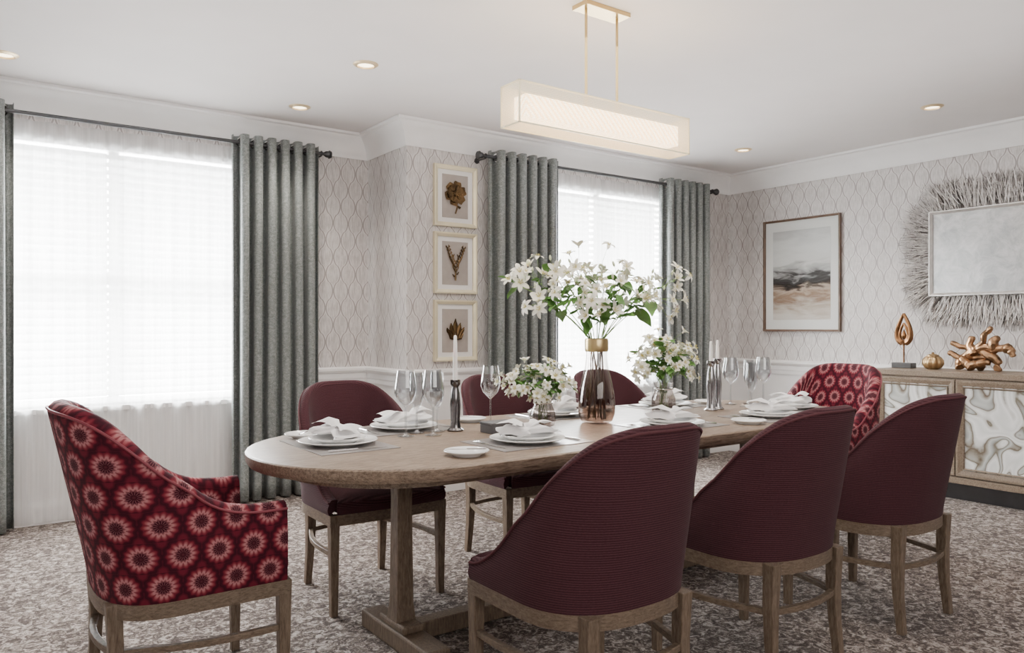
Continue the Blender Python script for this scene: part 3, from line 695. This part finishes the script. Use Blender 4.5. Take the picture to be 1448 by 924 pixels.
# ------------------------------------------------------------ place settings
def m_plate(name,R,mat=M['white']):
    bm=bmesh.new(); lathe(bm,[(0,.002),(R*.55,.002),(R*.57,0),(R*.62,0),(R*.66,.004),(R*.95,.013),(R,.017),(R*.985,.019),(R*.93,.0165),(R*.66,.008),(R*.6,.0055),(0,.0055)],40); return bm
def base_mesh(name,bm,mat,**k):
    o=obj(name,bm,mat,**k); me=o.data; bpy.data.objects.remove(o); return me
me_dinner=base_mesh('dinner_plate',m_plate('p',.145),M['white'])
me_salad=base_mesh('salad_plate',m_plate('p',.108),M['white'])
me_bread=base_mesh('bread_plate',m_plate('p',.078),M['white'])
bm=bmesh.new(); box(bm,-.21,.21,-.15,.15,0,.003); me_mat=base_mesh('placemat',bm,M['placemat'],smooth=False)
bm=bmesh.new()
def napf(u,v):
    x=-.105+.21*u; g=math.exp(-((u-.42)/.13)**2)
    wdt=.062*(1-.55*g)+.012*math.sin(u*7); a=v*2*PI
    hgt=.015+.012*g+.006*math.sin(u*12)
    fold=1+.16*math.sin(5*a+u*9)
    y=wdt*math.cos(a)*fold; z=hgt+hgt*math.sin(a)*fold*.92
    end=min(1,min(u,1-u)/.06+.25)
    return (x,y*min(1,end+.3)+.02*math.sin(u*5),max(0,.001+z*end+ .002*(1-end)))
grid(bm,napf,30,28)
def tail(u,v):
    return (-.02-.085*u,(.012+.05*u)*(v-.5)*2+.012,.028+.040*math.sin(PI*min(1,u*1.05)*.75)*(1-.35*abs(v-.5)*2)-.002*u)
grid(bm,tail,12,8)
def tail2(u,v):
    return (.0+.10*u,(.01+.045*u)*(v-.5)*2-.01,.030+.018*math.sin(PI*u*.9)+.004*math.sin(v*9))
grid(bm,tail2,12,8)
me_nap=base_mesh('napkin',bm,M['linen'])
def fork_bm():
    bm=bmesh.new(); 
    grid(bm,lambda u,v:(( .0035+.003*abs(.4-u)*1.6)*(v-.5)*2,-.10+.13*u,.0022+.0015*(1-(2*v-1)**2)),10,4)
    grid(bm,lambda u,v:((.004+.008*math.sin(PI*.5*u))*(v-.5)*2,.03+.03*u,.0025+.001*u),6,4)
    for k in range(4): x=-.0095+.00633*k; tube(bm,[(x,.058,.0035),(x,.085,.0045),(x*.95,.10,.003)],[.0017,.0016,.0008],5)
    return bm
def knife_bm():
    bm=bmesh.new(); tube(bm,[(0,-.11,.004),(0,-.10,.004),(0,0,.0035)],[.003,.0045,.0035],6)
    bmv=[bm.verts.new(p) for p in ((-.004,0,.0015),(.006,0,.0015),(.0085,.08,.0015),(.005,.11,.0015),(-.003,.118,.0015))]
    bm2=[bm.verts.new((v.co.x,v.co.y,.0032)) for v in bmv]; bm.faces.new(bmv); bm.faces.new(bm2)
    for k in range(5): bm.faces.new((bmv[k],bmv[(k+1)%5],bm2[(k+1)%5],bm2[k]))
    return bm
me_fork=base_mesh('fork',fork_bm(),M['chrome']); me_knife=base_mesh('knife',knife_bm(),M['chrome'])
def place(me,name,label,cat,group,loc,rz):
    o=bpy.data.objects.new(name,me); C.objects.link(o); o.location=loc; o.rotation_euler=(0,0,rz); return tag(o,label,cat,group)
settings=[
 (1.15,2.70,-PI/2,(1.115,2.95),'at the place before the left patterned armchair'),
 (1.555,2.95,PI,(1.92,3.0),'at the window-side place nearest the left armchair'),
 (2.40,2.95,PI,(2.74,3.0),'at the middle window-side place'),
 (3.17,2.95,PI,(3.47,2.90),'at the window-side place nearest the far armchair'),
 (1.76,2.34,0,(1.41,2.22),'at the near-side place before the closest chair'),
 (2.58,2.36,0,(2.22,2.20),'at the middle near-side place'),
 (3.21,2.30,0,(2.91,2.20),'at the near-side place closest to the sideboard'),
 (3.63,2.48,PI/2,None,'at the place before the far patterned armchair')]
for (x,y,rz,br,d) in settings:
    R=Matrix.Rotation(rz,2)
    def P3(a,b_,z): v=R@Vector((a,b_)); return (x+v.x,y+v.y,z)
    place(me_mat,'placemat','grey rectangular placemat '+d,'placemat','placemats on the dining table',P3(0,0,TZ),rz)
    place(me_dinner,'dinner_plate','large white dinner plate '+d,'plate','dinner plates on the table',P3(0,0,TZ+.003),rz)
    place(me_salad,'salad_plate','small white plate under napkin '+d,'plate','small plates stacked on dinner plates',P3(0,0,TZ+.0115),rz)
    place(me_nap,'napkin','folded white linen napkin '+d,'napkin','folded napkins on the plates',P3(0,0,TZ+.030),rz+random.uniform(.1,.5))
    place(me_fork,'fork','silver fork '+d,'fork','forks on the placemats',P3(-.172,0,TZ+.003),rz)
    place(me_knife,'knife','silver knife '+d,'knife','knives on the placemats',P3(.172,0,TZ+.003),rz)
    if br:
        place(me_bread,'bread_plate','little white bread plate '+d,'plate','bread plates',(br[0],br[1],TZ),rz)
        k=place(me_knife,'butter_knife','butter knife lying on the bread plate '+d,'knife','butter knives',(br[0],br[1],TZ+.0175),rz+.9); k.scale=(.8,.62,1)
# glasses
def glass_me(h,rb,stem,wide):
    bm=bmesh.new()
    prof=[(0,.003),(.034,.002),(.035,.0035),(.012,.007),(.0045,.014),(.004,stem),(.012,stem+.008),(wide*.75,stem+.03),(wide,stem+.06),(wide*.97,stem+.085),(rb,h),(rb-.001,h),(wide*.95,stem+.085),(wide*.97,stem+.06),(wide*.72,stem+.032),(.008,stem+.012),(0,stem+.010)]
    lathe(bm,prof,28); return base_mesh('wine_glass',bm,M['glass'])
g_wine=glass_me(.265,.034,.115,.045); g_flute=glass_me(.25,.026,.095,.030)
glasses=[(g_wine,1.45,2.735,'large wine glass, leftmost of the four beside the dark candlestick'),
 (g_wine,1.555,2.70,'large wine glass, second from left of the four beside the dark candlestick'),
 (g_flute,1.625,2.79,'narrow glass immediately left of the dark candlestick'),
 (g_flute,1.535,2.80,'narrow glass behind the two large wine glasses near the dark candlestick'),
 (g_wine,1.94,2.855,'wine glass just left of the small left vase'),
 (g_flute,2.27,2.84,'narrow glass tucked behind the small left vase of flowers'),
 (g_wine,3.53,2.79,'large wine glass right of the silver candlesticks'),
 (g_flute,3.64,2.75,'narrow glass, middle of three at the far end of the table'),
 (g_wine,3.73,2.72,'large wine glass nearest the far armchair'),
 (g_wine,3.00,2.88,'wine glass just behind the small right vase of flowers'),
 (g_flute,3.37,2.53,'narrow glass in front of the silver candlesticks near the far end')]
for me,x,y,l in glasses: place(me,'wine_glass',l,'glass','stemmed glasses on the table',(x,y,TZ),0)
# candles
def candle(x,y,hs,hc,mat,l1,l2,r=.019):
    bm=bmesh.new(); lathe(bm,[(0,0),(r*1.55,0),(r*1.6,.006),(r*1.1,.014),(r*.9,.04),(r*1.02,hs*.5),(r*.85,hs*.75),(r*.6,hs-.03),(r*.95,hs-.018),(r*.95,hs),(.0098,hs),(.0098,hs-.012),(0,hs-.012)],24)
    tag(obj('candlestick',bm,mat,loc=(x,y,TZ)),l1,'candlestick','candlesticks')
    t=thing('candle',l2,'candle',(x,y,TZ+hs-.0115),0,'white candles')
    bm=bmesh.new(); lathe(bm,[(0,0),(.0095,0),(.0092,hc*.5),(.0065,hc*.97),(.003,hc),(0,hc)],16); obj('wax',bm,M['wax'],t)
    bm=bmesh.new(); tube(bm,[(0,0,hc-.002),(0.001,0,hc+.009)],.0008,5); obj('wick',bm,M['black'],t)
candle(1.70,2.765,.215,.20,M['smoke'],'dark metal candlestick left of the charcoal box','white taper candle standing in the dark candlestick',.022)
candle(3.20,2.655,.26,.115,M['smoke2'],'tall polished candlestick, left of the pair right of the flowers','white candle in the left candlestick of the pair',.022)
candle(3.27,2.67,.27,.11,M['smoke2'],'tall polished candlestick, right of the pair right of the flowers','white candle in the right candlestick of the pair',.022)
t=thing('charcoal_box','small charcoal box beside the small left vase','box',(1.83,2.63,TZ),0)
obj('box_body',B((-.065,.065,-.045,.045,0,.034)),M['darkbox'],t,smooth=False,bevel=.002); obj('lid',B((-.067,.067,-.047,.047,.034,.045)),M['darkbox'],t,smooth=False,bevel=.002)

# ------------------------------------------------------------ vases and flowers
VX,VY=2.37,2.625
t=thing('tall_vase','tall smoked brown glass vase with gold collar in table centre','vase',(VX,VY,TZ))
bm=bmesh.new(); lathe(bm,[(0,.001),(.055,.001),(.072,.01),(.083,.04),(.085,.08),(.080,.14),(.068,.20),(.055,.25),(.049,.29),(.048,.385),(.0465,.385),(.0475,.29),(.0535,.25),(.0665,.20),(.0785,.14),(.083,.08),(.081,.042),(.070,.014),(0,.010)],40); obj('glass_body',bm,M['smokeglass'],t)
bm=bmesh.new(); lathe(bm,[(.0485,.325),(.052,.327),(.054,.335),(.054,.376),(.052,.384),(.0485,.386)],40); obj('gold_collar',bm,M['brass'],t)
def small_vase(x,y,mat,label,sc,tall):
    t=thing('small_vase',label,'vase',(x,y,TZ))
    H_=tall
    bm=bmesh.new(); lathe(bm,[(0,.001),(.034*sc,.001),(.052*sc,.010),(.060*sc,.03),(.058*sc,H_*.5),(.044*sc,H_*.72),(.040*sc,H_*.8),(.050*sc,H_),(.0475*sc,H_),(.038*sc,H_*.8),(.055*sc,H_*.5),(.057*sc,.03),(0,.01)],48,rib=.025,ribn=16); obj('ribbed_body',bm,mat,t)
    bm=bmesh.new(); torus(bm,(0,0,H_*.80),(0,0,1),.0445*sc,.004,32,8); obj('band',bm,M['chrome'],t)
small_vase(2.07,2.64,M['smokeglass2'],'small ribbed glass vase of white flowers, left of the tall vase',.92,.135)
small_vase(2.87,2.68,M['smokeglass2'],'small ribbed glass vase of white flowers, right of the tall vase',1.0,.16)
def flower_mesh(name,np_,Lp,wp,curl,seed):
    bm=bmesh.new(); rnd=random.Random(seed)
    for k in range(np_):
        a=2*PI*k/np_+rnd.uniform(-.15,.15); Lk=Lp*rnd.uniform(.85,1.1); ck=curl*rnd.uniform(.7,1.2); lay=(k%2)*.25
        def f(u,v):
            e=.95-ck*u-lay*.6
            r=Lk*(u*math.cos(e*.6)); z=Lk*(math.sin(max(-.6,e))*u*.9)
            w_=wp*1.7*(u+.03)**.65*(1.001-u)**.6*(v-.5)*2; z+=.2*abs(w_)
            return (r*math.cos(a)-w_*math.sin(a),r*math.sin(a)+w_*math.cos(a),z+.002)
        grid(bm,f,7,4)
    for k in range(5):
        a=2*PI*k/5; tube(bm,[(0,0,0),(.25*Lp*math.cos(a),.25*Lp*math.sin(a),.5*Lp)],[.0008,.0018],4,mi=1)
    lathe(bm,[(0,-.006),(.003,-.004),(.004,.003),(0,.006)],6)
    return base_mesh(name,bm,[M['petal'],M['pistil']])
fl=[flower_mesh('flower',6,.050,.015,.6,1),flower_mesh('flower',6,.044,.015,1.1,2),flower_mesh('flower',5,.042,.016,.2,3)]
fs=[flower_mesh('flower',5,.028,.011,.3,4),flower_mesh('flower',6,.030,.010,.8,5)]
bm=bmesh.new(); lathe(bm,[(0,0),(.005,.004),(.0075,.014),(.006,.026),(0,.034)],8); me_bud=base_mesh('bud',bm,M['bud'])
def leaf_mesh(Lf,w_):
    bm=bmesh.new()
    def f(u,v):
        x=Lf*u; y=w_*math.sin(PI*(.03+.95*u))**.9*(v-.5)*2
        return (y,x,-.35*x*u+.35*abs(y)+.004*math.sin(u*9))
    grid(bm,f,10,4); return base_mesh('leaf',bm,M['leaf'])
me_leaf=[leaf_mesh(.10,.024),leaf_mesh(.075,.020)]
def orient(o,d,spin):
    q=Vector(d).normalized().to_track_quat('Z','Y'); o.rotation_mode='QUATERNION'; o.rotation_quaternion=q@Quaternion((0,0,1),spin)
def child(me,name,par,p,d,spin,sc):
    o=bpy.data.objects.new(name,me); C.objects.link(o); o.parent=par; o.location=p; orient(o,d,spin); o.scale=(sc,)*3; return o
def bouquet(x,y,label,neck,stems,flm,nf,spread,leafn,leafs,fsc,seed,stemr,foot_r,bud=True,stemmat=None):
    rnd=random.Random(seed); t=thing('bouquet',label,'flowers',(x,y,TZ+.012))
    for i,(tx,ty,tz) in enumerate(stems):
        a=rnd.uniform(0,6.28); p0=Vector((foot_r*math.cos(a)*.8,foot_r*math.sin(a)*.8,.006)); p1=Vector((tx,ty,0)).normalized()*neck[0]*.6; p1=Vector((p1.x,p1.y,neck[1]))
        p3=Vector((tx,ty,tz)); p2=p1.lerp(p3,.5)+Vector((0,0,.03+.12*abs(Vector((tx,ty)).length)))
        pts=[]
        for k in range(8):
            u=k/7; pts.append(p0.lerp(p1,u))
        for k in range(1,9):
            u=k/8; pts.append(p1*(1-u)**2+p2*2*u*(1-u)+p3*u*u)
        bm=bmesh.new(); tube(bm,pts,[stemr*(1-.4*k/len(pts)) for k in range(len(pts))],6,mi=0)
        if stemmat:
            for f in bm.faces:
                if f.calc_center_median().z<neck[1]-.02: f.material_index=1
            obj('stem',bm,[M['stem'],stemmat],t)
        else: obj('stem',bm,M['stem'],t)
        dirn=(pts[-1]-pts[-3]).normalized()
        for k in range(nf):
            off=Vector((rnd.gauss(0,spread),rnd.gauss(0,spread),rnd.gauss(0,spread*.8)))
            fp=p3+off; d=(off*12+dirn*.5+Vector((0,-.25,.25)) +Vector((rnd.uniform(-.3,.3),rnd.uniform(-.5,.2),rnd.uniform(-.2,.4))))
            if (fp-p3).length>.02:
                bm=bmesh.new(); st=p3-dirn*rnd.uniform(.02,.05); tube(bm,[st,st.lerp(fp,.5)+Vector((0,0,.008)),fp],stemr*.4,4); obj('twig',bm,M['stem'],t)
            child(rnd.choice(flm),'flower',t,fp,d,rnd.uniform(0,6),fsc*rnd.uniform(.75,1.2))
        if bud:
            for k in range(2):
                off=Vector((rnd.gauss(0,spread),rnd.gauss(0,spread*.7),rnd.uniform(.01,spread*1.4))); child(me_bud,'bud',t,p3+off,off+Vector((0,0,.04)),0,fsc*rnd.uniform(.8,1.1))
                bm=bmesh.new(); tube(bm,[p3-dirn*.02,p3+off],stemr*.3,4); obj('twig',bm,M['stem'],t)
        for k in range(leafn):
            u=rnd.uniform(.35,1.05); p=p1*(1-u)**2+p2*2*u*(1-u)+p3*u*u; a=rnd.uniform(0,2*PI)
            o=bpy.data.objects.new('leaf',rnd.choice(me_leaf)); C.objects.link(o); o.parent=t; o.location=p; o.rotation_euler=(rnd.uniform(-.7,.9),rnd.uniform(-.5,.5),a); o.scale=(leafs*rnd.uniform(.7,1.2),)*3
    return t
rx,ry=.811,-.585
def st(l,dp,z): return (rx*l+.585*dp,ry*l+.811*dp,z-TZ-.012)
big=[st(-.37,0,1.39),st(-.29,.05,1.42),st(-.26,-.08,1.31),st(-.20,.0,1.44),st(-.12,-.08,1.36),st(-.08,.08,1.46),st(.0,-.03,1.45),st(.05,.1,1.41),st(.08,-.1,1.35),st(.14,.02,1.43),st(.20,-.06,1.33),st(.24,.05,1.40),st(.29,-.03,1.33),st(.34,.02,1.40),st(.02,-.14,1.29),st(-.04,.14,1.38),st(-.14,-.02,1.40),st(.10,-.04,1.45)]
bouquet(VX,VY,'large bouquet of white lilies and green leaves in the tall vase',(.040,.36),big,fl,5,.045,5,1.0,.88,5,.0028,.055,True,M['drystem'])
s1=[st(-.14,0,.965),st(-.10,-.04,.93),st(-.08,.04,1.0),st(-.02,-.06,.95),st(.0,.02,1.02),st(.05,-.03,.98),st(.08,.05,.99),st(.11,-.01,.94),st(.02,-.09,.92),st(-.05,.0,1.01),st(-.12,.05,.96),st(.10,-.06,.95)]
bouquet(2.07,2.64,'small bunch of white flowers in the left small glass vase',(.030,.115),s1,fs,6,.026,8,.60,1.02,8,.0016,.025,False)
s2=[st(-.12,0,1.06),st(-.08,-.04,1.0),st(-.06,.04,1.11),st(-.01,-.06,1.06),st(.02,.02,1.12),st(.07,-.03,1.08),st(.10,.04,1.09),st(.12,-.01,1.02),st(.03,-.08,1.0),st(-.03,.0,1.12),st(.13,.02,.98),st(-.12,-.03,.99),st(.0,-.05,1.10)]
bouquet(2.87,2.68,'bunch of white flowers in the right small glass vase near silver candlesticks',(.032,.145),s2,fs,7,.028,7,.72,1.15,9,.0016,.03,False)

# ------------------------------------------------------------ lights, world, camera
def area(name,loc,rot,sx,sy,e,col):
    ld=bpy.data.lights.new(name,'AREA'); ld.shape='RECTANGLE'; ld.size=sx; ld.size_y=sy; ld.energy=e; ld.color=col
    o=bpy.data.objects.new(name,ld); C.objects.link(o); o.location=loc; o.rotation_euler=rot; return o
area('daylight_left_window',(.82,YL+.5,1.55),(-PI/2,0,0),2.0,1.9,960,(1,.998,.99))
area('daylight_right_window',(4.4,YR+.5,1.55),(-PI/2,0,0),1.8,1.9,760,(1,.998,.99))
area('added_fill_behind_camera',(1.2,-1.9,1.9),(math.radians(80),0,math.radians(-12)),4.0,1.2,76,(1,.96,.92))  # unseen fill lamp added behind the camera to lift the room evenly
area('added_fill_upward',(2.4,2.6,1.95),(PI,0,0),4.4,3.6,44,(1,.965,.935))  # added lamp without a fixture, brightens the ceiling from below
area('added_fill_overhead',(2.4,2.3,2.5),(0,0,0),3.0,2.0,40,(1,.945,.88))  # added downward fill over the table, no such fitting in the room
w=bpy.data.worlds.new('World'); bpy.context.scene.world=w; w.use_nodes=True
w.node_tree.nodes['Background'].inputs[0].default_value=(.98,.99,1,1); w.node_tree.nodes['Background'].inputs[1].default_value=6.0
cam=bpy.data.cameras.new('Camera'); cam.sensor_width=36; cam.lens=36*1087/1448; co=bpy.data.objects.new('Camera',cam); C.objects.link(co)
co.location=(0,0,1.2); co.rotation_euler=(PI/2,0,math.radians(-35.8)); bpy.context.scene.camera=co
